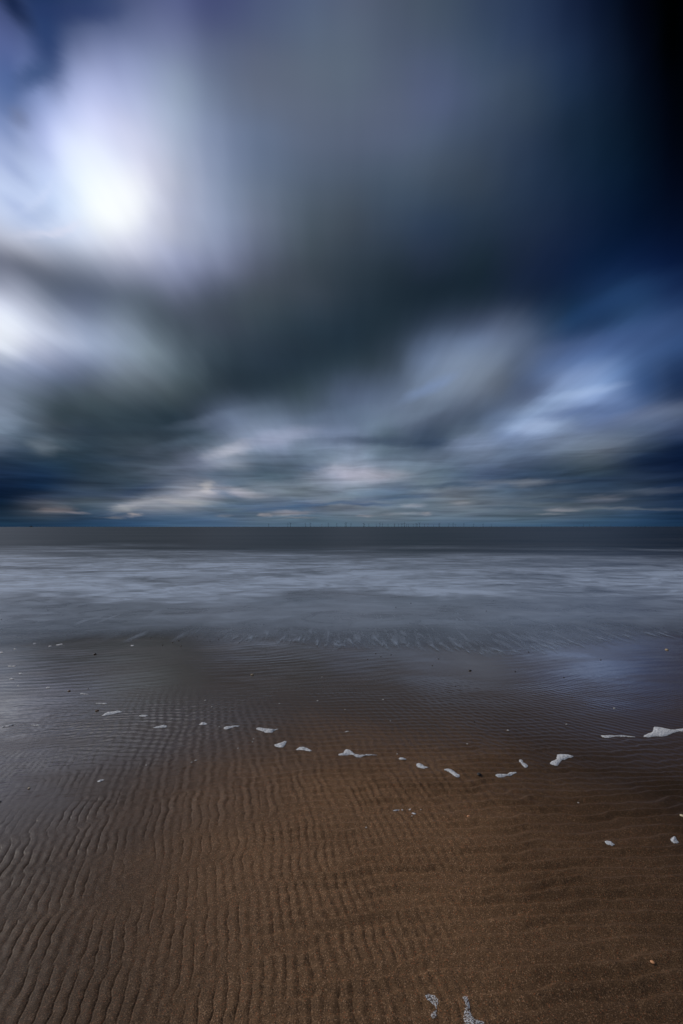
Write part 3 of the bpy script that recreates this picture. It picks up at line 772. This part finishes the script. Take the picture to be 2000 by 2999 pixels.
G1 = "patches of white sea foam left on the wet sand"
FOAMS = [
 ([(22,1948.2,1950.2),(28,1947.3,1951),(34,1948.3,1950.7),(41,1947.6,1951),(47,1948.4,1950.2)], "thin white foam strip on grey wet sand nearest the left end of the waterline"),
 ([(54,1970.6,1972.4),(60,1968.8,1972.7),(65,1969.8,1971.4)], "tiny white foam fleck above an oval foam patch near the left edge"),
 ([(26,1986.6,1988.8),(34,1983.7,1988.7),(42,1985.2,1987.3)], "small oval white foam patch just below a tiny fleck by the left edge"),
 ([(50,2005.4,2007.3),(54,2004,2007.7),(57,2005,2006.9)], "tiny white foam dot lowest of the little group by the left edge"),
 ([(133,2012.6,2014.6),(141,2010.2,2014.6),(148,2011.3,2013.2)], "small bright foam oval alone on grey sand left of the dark pebble"),
 ([(233,2029.8,2031.8),(240,2027.8,2031.8),(247,2029.8,2032.7),(253,2030.8,2033.2),(259,2031.3,2033.4)], "short wavy foam strip sloping down to the right, highest of the left diagonal row"),
 ([(279,2058.2,2060.2),(290,2057.2,2060.6),(298,2057.8,2060.7),(306,2057.2,2062),(313,2058.7,2061)], "flat foam strip with a thicker right end just above the long slanted patch"),
 ([(297,2094.8,2096.8),(306,2088.8,2096.8),(316,2084.2,2094.2),(330,2082.7,2091.7),(345,2080.7,2088.7),(358,2082.2,2085.2)], "long slanted white foam patch rising to the right, biggest on the left half"),
 ([(4,2127.7,2130),(14,2124.2,2127.8),(23,2122.7,2127),(33,2120.2,2124.2),(47,2116.7,2119.7)], "thin foam thread slanting up at the left edge above the glaring ripples"),
 ([(89,2122.2,2124.2),(97,2121.2,2124.7),(103,2122.2,2124.7),(110,2120.8,2125),(117,2120.8,2124.2)], "short level foam thread above the glaring ripples, right of the slanting thread"),
 ([(406,2095.8,2098),(414,2092.8,2099),(424,2092.8,2099),(432,2094.3,2097)], "small lens shaped foam patch right of the long slanted one"),
 ([(447,2131.3,2133.2),(458,2126.8,2133.7),(470,2124.7,2132.3),(481,2122.8,2130.7),(489,2124.8,2129)], "narrow white foam patch tilted up right between a small lens and a small oval"),
 ([(582,2119.3,2122.2),(590,2115.3,2124.2),(600,2114.8,2123.2),(607,2117.3,2120.7)], "small rounded foam oval left of the spoon shaped foam"),
 ([(654,2130.7,2134.2),(662,2126.7,2136.7),(670,2126.2,2135),(678,2125.7,2131.5),(690,2123.8,2129),(701,2123.3,2126.6)], "spoon shaped foam patch with a thick left end and thin handle to the right"),
 ([(749,2132,2135),(757,2130,2138),(770,2131.5,2143),(780,2133,2146),(795,2135,2146.5),(801,2135.5,2141),(808,2134.5,2137.5),(816,2135,2137)], "broad ragged foam patch with a thin tip pointing right, beside the spoon shaped one"),
 ([(802,2180,2184),(810,2176.5,2188),(820,2175,2189.5),(829,2171,2189),(833,2169,2184),(840,2169.5,2173)], "boot shaped foam patch with its toe raised to the right, below the broad ragged one"),
 ([(865,2193,2195),(875,2188,2197),(890,2187,2198.5),(900,2189.5,2201),(908,2194,2202),(914,2198,2200)], "humped foam patch drooping to the right, between the boot and the forked foam"),
 ([(990,2207,2211),(1004,2205,2212.5),(1010,2194,2212),(1018,2192,2211),(1024,2197,2210),(1034,2202,2213),(1042,2208,2217),(1054,2211,2217),(1068,2211,2214.5),(1072,2209,2213),(1090,2210,2212.5),(1105,2210,2212)], "forked white foam with a raised knob and a long thin tail to the right"),
 ([(1008,2141.8,2143.6),(1016,2139.3,2143.2),(1023,2140.8,2142.2)], "tiny foam fleck on brown sand above the forked foam"),
 ([(1166,2220,2222.5),(1173,2217.5,2225),(1181,2218,2226),(1190,2222,2225)], "small foam patch between the forked foam and the sausage shaped one"),
 ([(1218,2238,2242),(1224,2233.5,2248),(1232,2235,2250),(1242,2241,2251.5),(1250,2245,2250),(1256,2247,2248.5)], "sausage shaped foam tilted down right with dark pits in it"),
 ([(1300,2254,2257),(1312,2253,2261),(1322,2255,2267),(1330,2258,2276),(1338,2263,2279),(1344,2268,2278),(1347,2273,2275)], "comma shaped foam curving down to the right, left of the dark shell"),
 ([(1450,2269,2272),(1458,2267,2276),(1470,2267,2276),(1482,2267,2273),(1494,2262,2273),(1505,2261,2268),(1514,2262,2265)], "long foam patch with a raised right end, right of the dark shell"),
 ([(1518,2225,2229),(1524,2224,2238),(1531,2226,2244),(1533,2234,2245),(1540,2238,2248),(1547,2242,2244)], "little hourglass foam leaning left above the long patch right of the shell"),
 ([(1609,2233,2237),(1618,2227,2241),(1628,2223,2243),(1630,2209,2243),(1634,2207.5,2243),(1639,2207.5,2236),(1644,2207.5,2228),(1652,2207.5,2225),(1666,2209,2220.5),(1680,2214,2218)], "figure eight foam patch with a broad top and a narrow waist"),
 ([(1759,2152,2156),(1770,2152,2160),(1785,2152,2160),(1797,2152,2157),(1812,2152,2156.5),(1830,2153,2157),(1845,2154.5,2158),(1862,2156,2158)], "long flat foam tongue left of the big foam wedge"),
 ([(1883,2154,2157),(1895,2148,2159),(1910,2142,2158),(1914,2127,2157),(1925,2128,2156),(1940,2130,2157),(1955,2134,2154),(1970,2136,2147),(1980,2135,2144),(1992,2133,2141),(2004,2132,2142),(2040,2134,2144),(2070,2140,2143)], "biggest foam wedge with a peaked top running off the right edge"),
 ([(1769,2464,2468),(1778,2462,2474),(1790,2465,2476.5),(1797,2470,2476.5),(1803,2473,2474.5)], "pale oval foam patch tilted down right on the dark brown sand"),
 ([(1961,2457,2460),(1968,2450,2466),(1974,2448.5,2468),(1979,2451,2469),(1984,2461,2469),(1989,2465,2467)], "small triangular foam patch close to the right edge"),
 ([(284,2286,2290),(292,2282,2290.5),(300,2281,2287),(305,2281.5,2284)], "lone white foam dab among the hatched ripples on the left"),
 ([(1149,2372,2374.3),(1158,2369,2374.7),(1165,2368.7,2372.3),(1171,2367.3,2370.3)], "thin crooked foam sliver above and left of the small round foam blob"),
 ([(1174,2369,2372),(1177,2368.5,2374.5),(1180,2370,2374)], "tiny foam dot just right of the thin crooked sliver"),
 ([(1194,2368.5,2371),(1199,2367,2372.5),(1204,2367,2372)], "tiny ragged foam fleck right above the small round foam blob"),
 ([(1203,2381,2384),(1207,2378.5,2387),(1212,2379,2388.5),(1218,2382,2387.5)], "small round white foam blob in the middle of the brown sand"),
 ([(-8,1908.2,1911.2),(4,1907.2,1911.4),(10,1907.8,1910.2)], "white foam fleck at the waterline cut by the left edge"),
 ([(39,1898.8,1901),(43,1897.5,1901),(47,1897.8,1900)], "tiny white foam dab at the waterline near the left edge"),
 ([(96,1882.6,1884.6),(101,1881,1884.4),(106,1881.6,1883.2)], "short foam dab where a white streak meets the waterline on the left"),
 ([(141,1890.8,1892.8),(146,1889,1892.6),(151,1889.4,1891.4)], "small foam dab at the waterline left of a pair of thin dashes"),
 ([(163,1887.2,1889.2),(171,1885.2,1888.8),(178,1883.8,1887.2),(184,1883.8,1885.8)], "thin rising foam dash at the waterline"),
 ([(382,1888.8,1891.2),(387,1887.6,1891.4),(392,1888.2,1890.6)], "single foam dab on the waterline between the dark swash and the foam fingers"),
]
for c, lab in FOAMS:
    yc = c[0][1]
    foam_patch(cols(c), lab, G1, FOAM, 0.007 if yc > 2050 else 0.006)
GA = [(1240,2918),(1245,2909),(1256,2907),(1268,2909),(1279,2917),(1285,2927),(1288,2940),(1285,2947),(1281,2955),(1282,2965),(1281,2978),(1276,2988),(1266,2991),(1258,2985),(1255,2973),(1257,2964),(1267,2958),(1272,2950),(1264,2945),(1252,2935),(1243,2927)]
GB = [(1347,2917),(1355,2912),(1363,2911),(1372,2917),(1375,2927),(1378,2940),(1381,2960),(1388,2975),(1400,2984),(1412,2986),(1420,2996),(1430,3010),(1425,3035),(1400,3050),(1370,3045),(1352,3030),(1348,3005),(1352,2988),(1353,2965),(1357,2950),(1356,2935),(1350,2925)]
foam_patch(GA, "lacy dissolving foam patch shaped like a question mark at the bottom of the photo", "lacy foam remnants in the foreground", LACE, 0.003)
foam_patch(GB, "lacy foam streak widening towards the bottom edge, right of the question mark one", "lacy foam remnants in the foreground", LACE, 0.003)


# ------------------------------------------------------------------ shells and pebbles
def stone_mat(name, c1, c2, rough=0.45, sc=120):
    m, N = new_mat(name)
    tcn = N.n('ShaderNodeTexCoord').outputs['Object']
    n1 = N.noise(tcn, sc, 3, 0.6)
    col = N.mix(N.mr(n1, 0.35, 0.65), tuple(c1) + (1,), tuple(c2) + (1,))
    nb = bump(N, n1, 0.4, 0.001)
    b = principled(N, col, rough, nb, 0.5)
    output(N, b.outputs[0])
    return m


M_DARK = stone_mat("dark_stone", (0.035, 0.033, 0.032), (0.09, 0.08, 0.07), 0.35)
M_TAN = stone_mat("tan_shell", (0.45, 0.32, 0.18), (0.7, 0.58, 0.42), 0.4)
M_WHITE = stone_mat("white_shell", (0.7, 0.68, 0.62), (0.85, 0.84, 0.8), 0.4)
M_ORANGE = stone_mat("orange_shell", (0.85, 0.28, 0.08), (0.95, 0.62, 0.36), 0.35, 90)
M_BROWN = stone_mat("brown_shell", (0.10, 0.05, 0.03), (0.30, 0.17, 0.09), 0.4)
M_CREAM = stone_mat("cream_shell", (0.8, 0.66, 0.4), (0.9, 0.82, 0.62), 0.35)


def pebble(px, py, w, mat, label, group, name="pebble", cat="pebble", flat=0.5, seed=0, asp=0.8):
    """irregular flattened stone; w = width in photo pixels"""
    x, y = gpt(px, py, 0.003)
    size = w / F * y * 1.0
    bm = bmesh.new()
    bmesh.ops.create_icosphere(bm, subdivisions=3, radius=0.5)
    rs = np.random.RandomState(seed + int(px * 7 + py))
    o1, o2, o3 = rs.rand(3) * 50
    for v in bm.verts:
        c = v.co
        n = gn(np.array([c.x * 2.2 + o1]), np.array([c.y * 2.2 + c.z * 1.7 + o2]), 80)[0] * 0.22
        n += gn(np.array([c.x * 6 + o2]), np.array([c.y * 6 + c.z * 5 + o3]), 81)[0] * 0.06
        c *= (1 + n)
        c.y *= asp
        c.z *= flat
    me = bpy.data.meshes.new(name)
    bm.to_mesh(me); bm.free()
    for p in me.polygons: p.use_smooth = True
    me.materials.append(mat)
    o = bpy.data.objects.new(name, me); C.objects.link(o)
    o.scale = (size, size, size)
    o.rotation_euler = (0, 0, rs.rand() * 0.8 - 0.4)
    o.location = (x, y, max(ground_z(x, y), 0.009 if y > 6.6 else -1) + size * flat * 0.22)
    return tag(o, label, cat, group)


def shell(px, py, w, mat, label, group=None, turn=0.0, name="seashell", spiral=False):
    """ribbed bivalve shell lying dome up, hinge end raised to a beak"""
    x, y = gpt(px, py, 0.004)
    size = w / F * y
    nu, nv = 26, 12
    V = []
    for i in range(nv + 1):
        r = i / nv
        for j in range(nu):
            a = 2 * pi * j / nu
            fan = 0.5 * (1 + 0.16 * cos(a) - 0.10 * cos(2 * a))
            rib = 1 + 0.05 * cos(a * 13) * r
            xx = r * fan * rib * sin(a) * 1.1 + (0.04 * (1 - r))
            yy = r * fan * rib * cos(a) * 0.9 - 0.16 * (1 - r)
            zz = 0.34 * math.sqrt(max(0.0, 1 - r ** 2.3)) * (1 + 0.03 * cos(a * 13)) + 0.012 * cos(r * 22)
            V.append((xx, yy, zz))
    for j in range(nu):      # inner wall
        xx, yy, zz = V[nv * nu + j]
        V.append((xx * 0.93, yy * 0.93, -0.03))
    f = []
    for i in range(nv + 1):
        for j in range(nu):
            f.append((i * nu + j, i * nu + (j + 1) % nu, (i + 1) * nu + (j + 1) % nu, (i + 1) * nu + j))
    o = mesh_obj(name, V, f, mat)
    o.scale = (size, size, size)
    o.rotation_euler = (0.12, 0.08, turn)
    o.location = (x, y, max(ground_z(x, y), 0.009 if y > 6.6 else -1) - 0.02 * size)
    return tag(o, label, "shell", group)


shell(1372, 2389, 9, M_ORANGE, "small bright orange shell on plain brown sand below the foam trail", None, 0.4)
shell(1910.6, 2821, 10.5, M_ORANGE, "orange and brown shell alone on the dark sand at bottom right", None, 2.2)
shell(1999, 2393, 12, M_CREAM, "cream shell cut by the right edge of the photo above the triangular foam", None, -0.7)
shell(739, 1975.5, 9, M_TAN, "tan shell with a small sand tail on the grey sand left of centre", None, 0.8)
shell(1953, 1903, 10, M_TAN, "tan shell lying high up on the right near the waterline", None, 1.4)
shell(85, 2308, 8, M_TAN, "tan shell at the end of a groove by the left edge", None, 2.0)
shell(284, 2081, 9, M_BROWN, "brown shell just above and left of the long slanted foam patch", None, 0.3)
shell(1403, 2270, 13, M_DARK, "dark shell in a little scour ring between the comma foam and the long patch", None, 1.1)
shell(573, 2225, 6, M_WHITE, "white shell chip on brown ripples left of the boot shaped foam, the brighter of two", None, 0.2)
shell(561, 2232, 4.5, M_WHITE, "smaller white shell chip just lower left of a brighter one", None, 1.2)
pebble(278, 1915, 8, M_DARK, "dark oval pebble on grey wet sand below the left waterline", None, seed=3, flat=.6)
pebble(202, 2023, 9, M_BROWN, "dark brown pebble left of the short wavy foam strip", None, seed=4, flat=.45)
pebble(1376, 1964, 9, M_DARK, "flat dark pebble right of centre on the grey sheen", None, seed=5, flat=.4)
PB = "small dark pebbles scattered over the wet sand"
for i, (a, b, w, lab) in enumerate([
    (257, 2016, 5, "small dark pebble just above the short wavy foam strip"),
    (1509, 1967, 5.5, "small dark pebble right of the flat dark one"),
    (1759, 1933, 5.5, "small dark pebble on the bluish sheen far right"),
    (1651, 1984, 5.5, "small dark pebble on the pale streak of sheen at right"),
    (1389, 2113, 6, "small dark pebble among the oblique ripples right of centre"),
    (1334, 2009, 5, "small dark pebble directly below the flat dark one"),
    (1266, 1949, 4.5, "small dark pebble right under the foam fingers"),
    (1284, 1930, 5, "dark pebble in the foam fingers right of centre"),
    (1058, 1852, 5, "dark pebble standing high in the pale swash near the centre"),
    (1434, 1910, 5, "dark pebble at the edge of the foam fingers right of centre"),
    (1548, 1910, 5, "dark pebble beyond the right end of the foam fingers"),
    (1203, 1768, 4, "dark pebble far out in the misty surf, close right of another one"),
    (1424, 1791, 4, "dark pebble far out in the misty surf, rightmost of three"),
    (1159, 1780, 4, "dark pebble far out in the misty surf, leftmost of three"),
    (3, 1815, 4.5, "dark pebble in the swash at the extreme left edge"),
    (523, 1876, 6, "largest dark pebble at the waterline left of centre"),
    (0, 2347, 9, "dark pebble cut by the left edge beside the ripples"),
    ]):
    pebble(a, b, w * 0.82, M_DARK, lab, PB, seed=i + 10, flat=.5)
for i, (a, b, w) in enumerate([(391,1861,4),(441,1867,4),(478,1864,4),(544,1864,4),(578,1863,3.5),(505,1881,4.5),(530,1891,4.5),(615,1877,4),(476,1888,4),(1115,1923,4.5),(1100,1914,4.5),(1145,1918,4.5),(1076,1930,4),(640,1872,4),(700,1881,4)]):
    pebble(a, b, w * 0.8, M_DARK, "tiny dark pebble speckling the waterline in the middle of the photo", "tiny dark pebbles along the waterline", seed=i + 40, flat=.6)
for i, (a, b, w, lab) in enumerate([
    (620, 2070, 5, "pale shell bit above the small rounded foam oval"),
    (601, 2051, 5, "pale shell bit highest of those above the small rounded foam oval"),
    (642, 2127, 4, "pale shell bit beside the thick end of the spoon shaped foam"),
    (930, 2052, 5, "pale shell bit above the forked foam, left one"),
    (1010, 2078, 4, "pale shell bit above the tiny foam fleck near the centre"),
    (1122, 2049, 5.5, "pale shell bit right of centre on the dark grey sand"),
    (943, 1983, 4.5, "pale shell bit right of the tan shell with a sand tail"),
    (818, 2060, 4.5, "pale shell bit directly above the broad ragged foam"),
    (1143, 2111, 4.5, "pale shell bit above the small foam patch right of the forked foam"),
    (1163, 2209, 4.5, "pale shell bit just above the small foam patch right of the forked foam"),
    (1368, 2178, 5, "pale shell bit above the dark shell in its ring"),
    (1799, 2074, 6, "pale shell bit among the oblique ripples far right"),
    (1659, 2121, 5.5, "pale shell bit above the figure eight foam"),
    (1487, 2139, 6, "pale shell bit above the little hourglass foam"),
    (1072, 2422, 5, "pale shell bit alone below and left of the round foam blob"),
    (1232, 2371, 4, "pale shell bit right of the round foam blob"),
    (1206, 2391, 4, "pale shell bit touching the round foam blob from below"),
    (742, 2163, 4.5, "pale shell bit under the broad ragged foam, upper of two"),
    (739, 2172, 4.5, "pale shell bit under the broad ragged foam, lower of two"),
    (697, 2191, 4.5, "pale shell bit below the spoon shaped foam"),
    (428, 2240, 5, "pale shell bit among hatched ripples right of the lone foam dab"),
    (1693, 2351, 5, "pale shell bit on brown sand above the pale oval foam"),
    ]):
    pebble(a, b, w, M_WHITE, lab, "pale shell bits on the sand", name="shell_fragment", cat="shell bit", seed=i + 90, flat=.4)


# ------------------------------------------------------------------ wind farm on the horizon
def plain(name, col, rough=0.6):
    m, N = new_mat(name)
    tcn = N.n('ShaderNodeTexCoord').outputs['Object']
    n1 = N.noise(tcn, 0.15, 3, 0.6)
    c = N.mix(N.mr(n1, 0.3, 0.7, 0, 0.25), tuple(col) + (1,), tuple(v * 0.8 for v in col) + (1,))
    output(N, principled(N, c, rough).outputs[0])
    return m


M_TOWER = plain("turbine_shaded", (0.13, 0.18, 0.24))  # backlit, shaded look of the turbines put into the colour
M_TOWER_W = plain("turbine_sunlit", (0.85, 0.86, 0.88))  # sunlit copy: the brightness is put into the colour
M_BASE = plain("foundation_paint", (0.16, 0.15, 0.10))


def lathe(prof, n=12):
    V = []; Fc = []
    for r, z in prof:
        for j in range(n):
            a = 2 * pi * j / n
            V.append((r * cos(a), r * sin(a), z))
    for i in range(len(prof) - 1):
        for j in range(n):
            Fc.append((i * n + j, i * n + (j + 1) % n, (i + 1) * n + (j + 1) % n, (i + 1) * n + j))
    return V, Fc


def empty(name, loc, rz=0.0):
    e = bpy.data.objects.new(name, None)
    C.objects.link(e); e.location = loc; e.rotation_euler = (0, 0, rz)
    return e


def blade_mesh(L):
    V = []; Fc = []
    secs = [(0, 1.3, 1.3), (4, 2.2, 1.0), (9, 3.0, 0.7), (20, 2.1, 0.45), (L - 2, 0.8, 0.2), (L, 0.25, 0.08)]
    n = 8
    for z, c, t in secs:
        for j in range(n):
            a = 2 * pi * j / n
            V.append((c * cos(a) * 0.8 + 0.2 * c, t * sin(a), z))
    for i in range(len(secs) - 1):
        for j in range(n):
            Fc.append((i * n + j, i * n + (j + 1) % n, (i + 1) * n + (j + 1) % n, (i + 1) * n + j))
    return V, Fc


def make_turbine(mt, loc):
    HH, L = 68.0, 33.0
    root = empty("wind_turbine", loc)
    V, Fc = lathe([(2.9, 0), (2.7, 30), (2.3, 50), (1.9, HH - 1.5), (0.1, HH - 1.4)])
    V = [(a, b, c + 14 * (1 - c / HH)) if c < 1 else (a, b, c) for a, b, c in V]
    mesh_obj("tower", V, Fc, mt, parent=root)
    V, Fc = lathe([(4.2, -6), (4.2, 10), (5.6, 10.1), (5.6, 11.2), (4.0, 11.3), (3.7, 13.9)])
    mesh_obj("foundation", V, Fc, M_BASE, parent=root)
    # nacelle: rounded box along Y
    prof = [(-6, 1.2), (-5.4, 2.0), (0, 2.3), (4, 2.1), (6.2, 1.5), (7.4, 0.2)]
    V = []; Fc = []
    n = 12
    for yy, r in prof:
        for j in range(n):
            a = 2 * pi * j / n
            ca, sa = cos(a), sin(a)
            k = 1 / max(abs(ca), abs(sa)) ** 0.6
            V.append((r * ca * k, -yy, HH + 0.6 + r * sa * k))
    for i in range(len(prof) - 1):
        for j in range(n):
            Fc.append((i * n + j, i * n + (j + 1) % n, (i + 1) * n + (j + 1) % n, (i + 1) * n + j))
    mesh_obj("nacelle", V, Fc, mt, parent=root)
    V, Fc = blade_mesh(L)
    for k in range(3):
        b = mesh_obj("blade", V, Fc, mt, parent=root)
        b.location = (0, -6.2, HH + 0.6)
        b.rotation_euler = (0, k * 2 * pi / 3, 0)
    return root


def copy_tree(o, parent=None):
    c = o.copy(); C.objects.link(c); c.parent = parent
    for ch in o.children:
        copy_tree(ch, c)
    return c


T = [(786.8,9),(843,9),(850.4,11),(894.4,10),(908.7,11),(942.2,8,'w'),(961.5,9.5),(986.3,9),(1010.6,9),(1013.6,12,'t'),(1027.6,9),
     (1065,11),(1066.9,8),(1080,9),(1102.3,7),(1112.2,10.5),(1119.5,9),(1136.2,7),(1154.4,7),(1156.2,8.5),(1167,7.5),(1176.5,9.5),
     (1184.2,11.5),(1190.3,7),(1196.3,7),(1210,7),(1218.6,9.5),(1221.8,7.5),(1228.3,11.5),(1242.9,7),(1252.6,8.5,'w'),(1269.3,6),
     (1284.5,7),(1287.2,10.5),(1313.9,8.5),(1326.5,10),(1333,7),(1358,9),(1387,8),(1414.5,8),(1439,6.5),(1586,6.5),(1708,7),(1726,6),
     (1745,5.5),(1788,5.5)]
ORD = ["first","second","third","fourth","fifth","sixth","seventh","eighth","ninth","tenth","eleventh","twelfth","thirteenth","fourteenth",
       "fifteenth","sixteenth","seventeenth","eighteenth","nineteenth","twentieth","twenty first","twenty second","twenty third","twenty fourth",
       "twenty fifth","twenty sixth","twenty seventh","twenty eighth","twenty ninth","thirtieth","thirty first","thirty second","thirty third",
       "thirty fourth","thirty fifth","thirty sixth","thirty seventh","thirty eighth","thirty ninth","fortieth","forty first","forty second",
       "forty third","forty fourth","forty fifth","forty sixth"]
proto = None; proto_w = None
rs = random.Random(3)
nw = 0
for i, t in enumerate(T):
    flag = t[2] if len(t) > 2 else ''
    D = F * 70.0 / (t[1] * 0.92)
    az_ = atan2(t[0] - 1000, F)
    x = (t[0] - 1000) / F * D
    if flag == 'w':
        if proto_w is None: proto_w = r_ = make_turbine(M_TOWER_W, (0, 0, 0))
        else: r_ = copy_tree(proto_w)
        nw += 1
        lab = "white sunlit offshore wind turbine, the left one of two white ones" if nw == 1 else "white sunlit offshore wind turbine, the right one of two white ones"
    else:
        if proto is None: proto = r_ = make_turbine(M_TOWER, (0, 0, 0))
        else: r_ = copy_tree(proto)
        lab = "dark offshore wind turbine, %s from the left in the row on the horizon" % ORD[i]
        if flag == 't': lab = "tallest dark offshore wind turbine on the horizon, one blade pointing straight up"
    r_.location = (x, D, 0.0)
    yaw = rs.uniform(-0.5, 0.5)
    r_.rotation_euler = (0, 0, yaw)
    spin = 0.0 if flag == 't' else rs.uniform(0, 2.1)
    for ch in r_.children:
        if ch.name.startswith("blade"):
            ch.rotation_euler = (0, ch.rotation_euler[1] + spin, 0)
    tag(r_, lab, "wind turbine", "offshore wind turbines in a row on the horizon")

# distant vessel at the left end of the horizon
ship = empty("ship", ((92 - 1000) / F * 9500, 9500, 0), 0.25)
tag(ship, "tiny dark ship with a raised deckhouse on the horizon at far left", "ship")
M_HULL = plain("ship_hull_paint", (0.05, 0.06, 0.08))
L_, B_ = 62, 14
sec = [(-0.5, 0.75), (-0.42, 0.95), (0.2, 1.0), (0.38, 0.7), (0.5, 0.05)]
V = []; Fc = []
for u_, w_ in sec:
    sheer = 7 + 3.0 * max(0, u_) ** 1.5 * 4
    for (yy, zz) in ((-0.5 * w_, sheer), (-0.42 * w_, -2), (0.42 * w_, -2), (0.5 * w_, sheer)):
        V.append((u_ * L_, yy * B_, zz))
for i in range(len(sec) - 1):
    for j in range(4):
        Fc.append((i * 4 + j, i * 4 + (j + 1) % 4, (i + 1) * 4 + (j + 1) % 4, (i + 1) * 4 + j))
Fc.append((0, 1, 2, 3))
mesh_obj("hull", V, Fc, M_HULL, False, ship)


def box_part(name, cx, cy, cz, sx, sy, sz, mat, parent, taper=0.9):
    V = []
    for k, z in ((1, cz - sz / 2), (taper, cz + sz / 2)):
        for a, b in ((-1, -1), (1, -1), (1, 1), (-1, 1)):
            V.append((cx + a * sx / 2 * k, cy + b * sy / 2 * k, z))
    Fc = [(0, 3, 2, 1), (4, 5, 6, 7), (0, 1, 5, 4), (1, 2, 6, 5), (2, 3, 7, 6), (3, 0, 4, 7)]
    return mesh_obj(name, V, Fc, mat, False, parent)


box_part("deckhouse", -6, 0, 13, 18, 11, 12, M_HULL, ship)
box_part("bridge", -4, 0, 21.5, 11, 12, 5, M_HULL, ship)
V, Fc = lathe([(0.8, 24), (0.7, 30), (0.3, 36)], 8)
V = [(a - 5, b, c) for a, b, c in V]
mesh_obj("mast", V, Fc, M_HULL, True, ship)
box_part("funnel", -16, 0, 16, 5, 5, 9, M_HULL, ship)
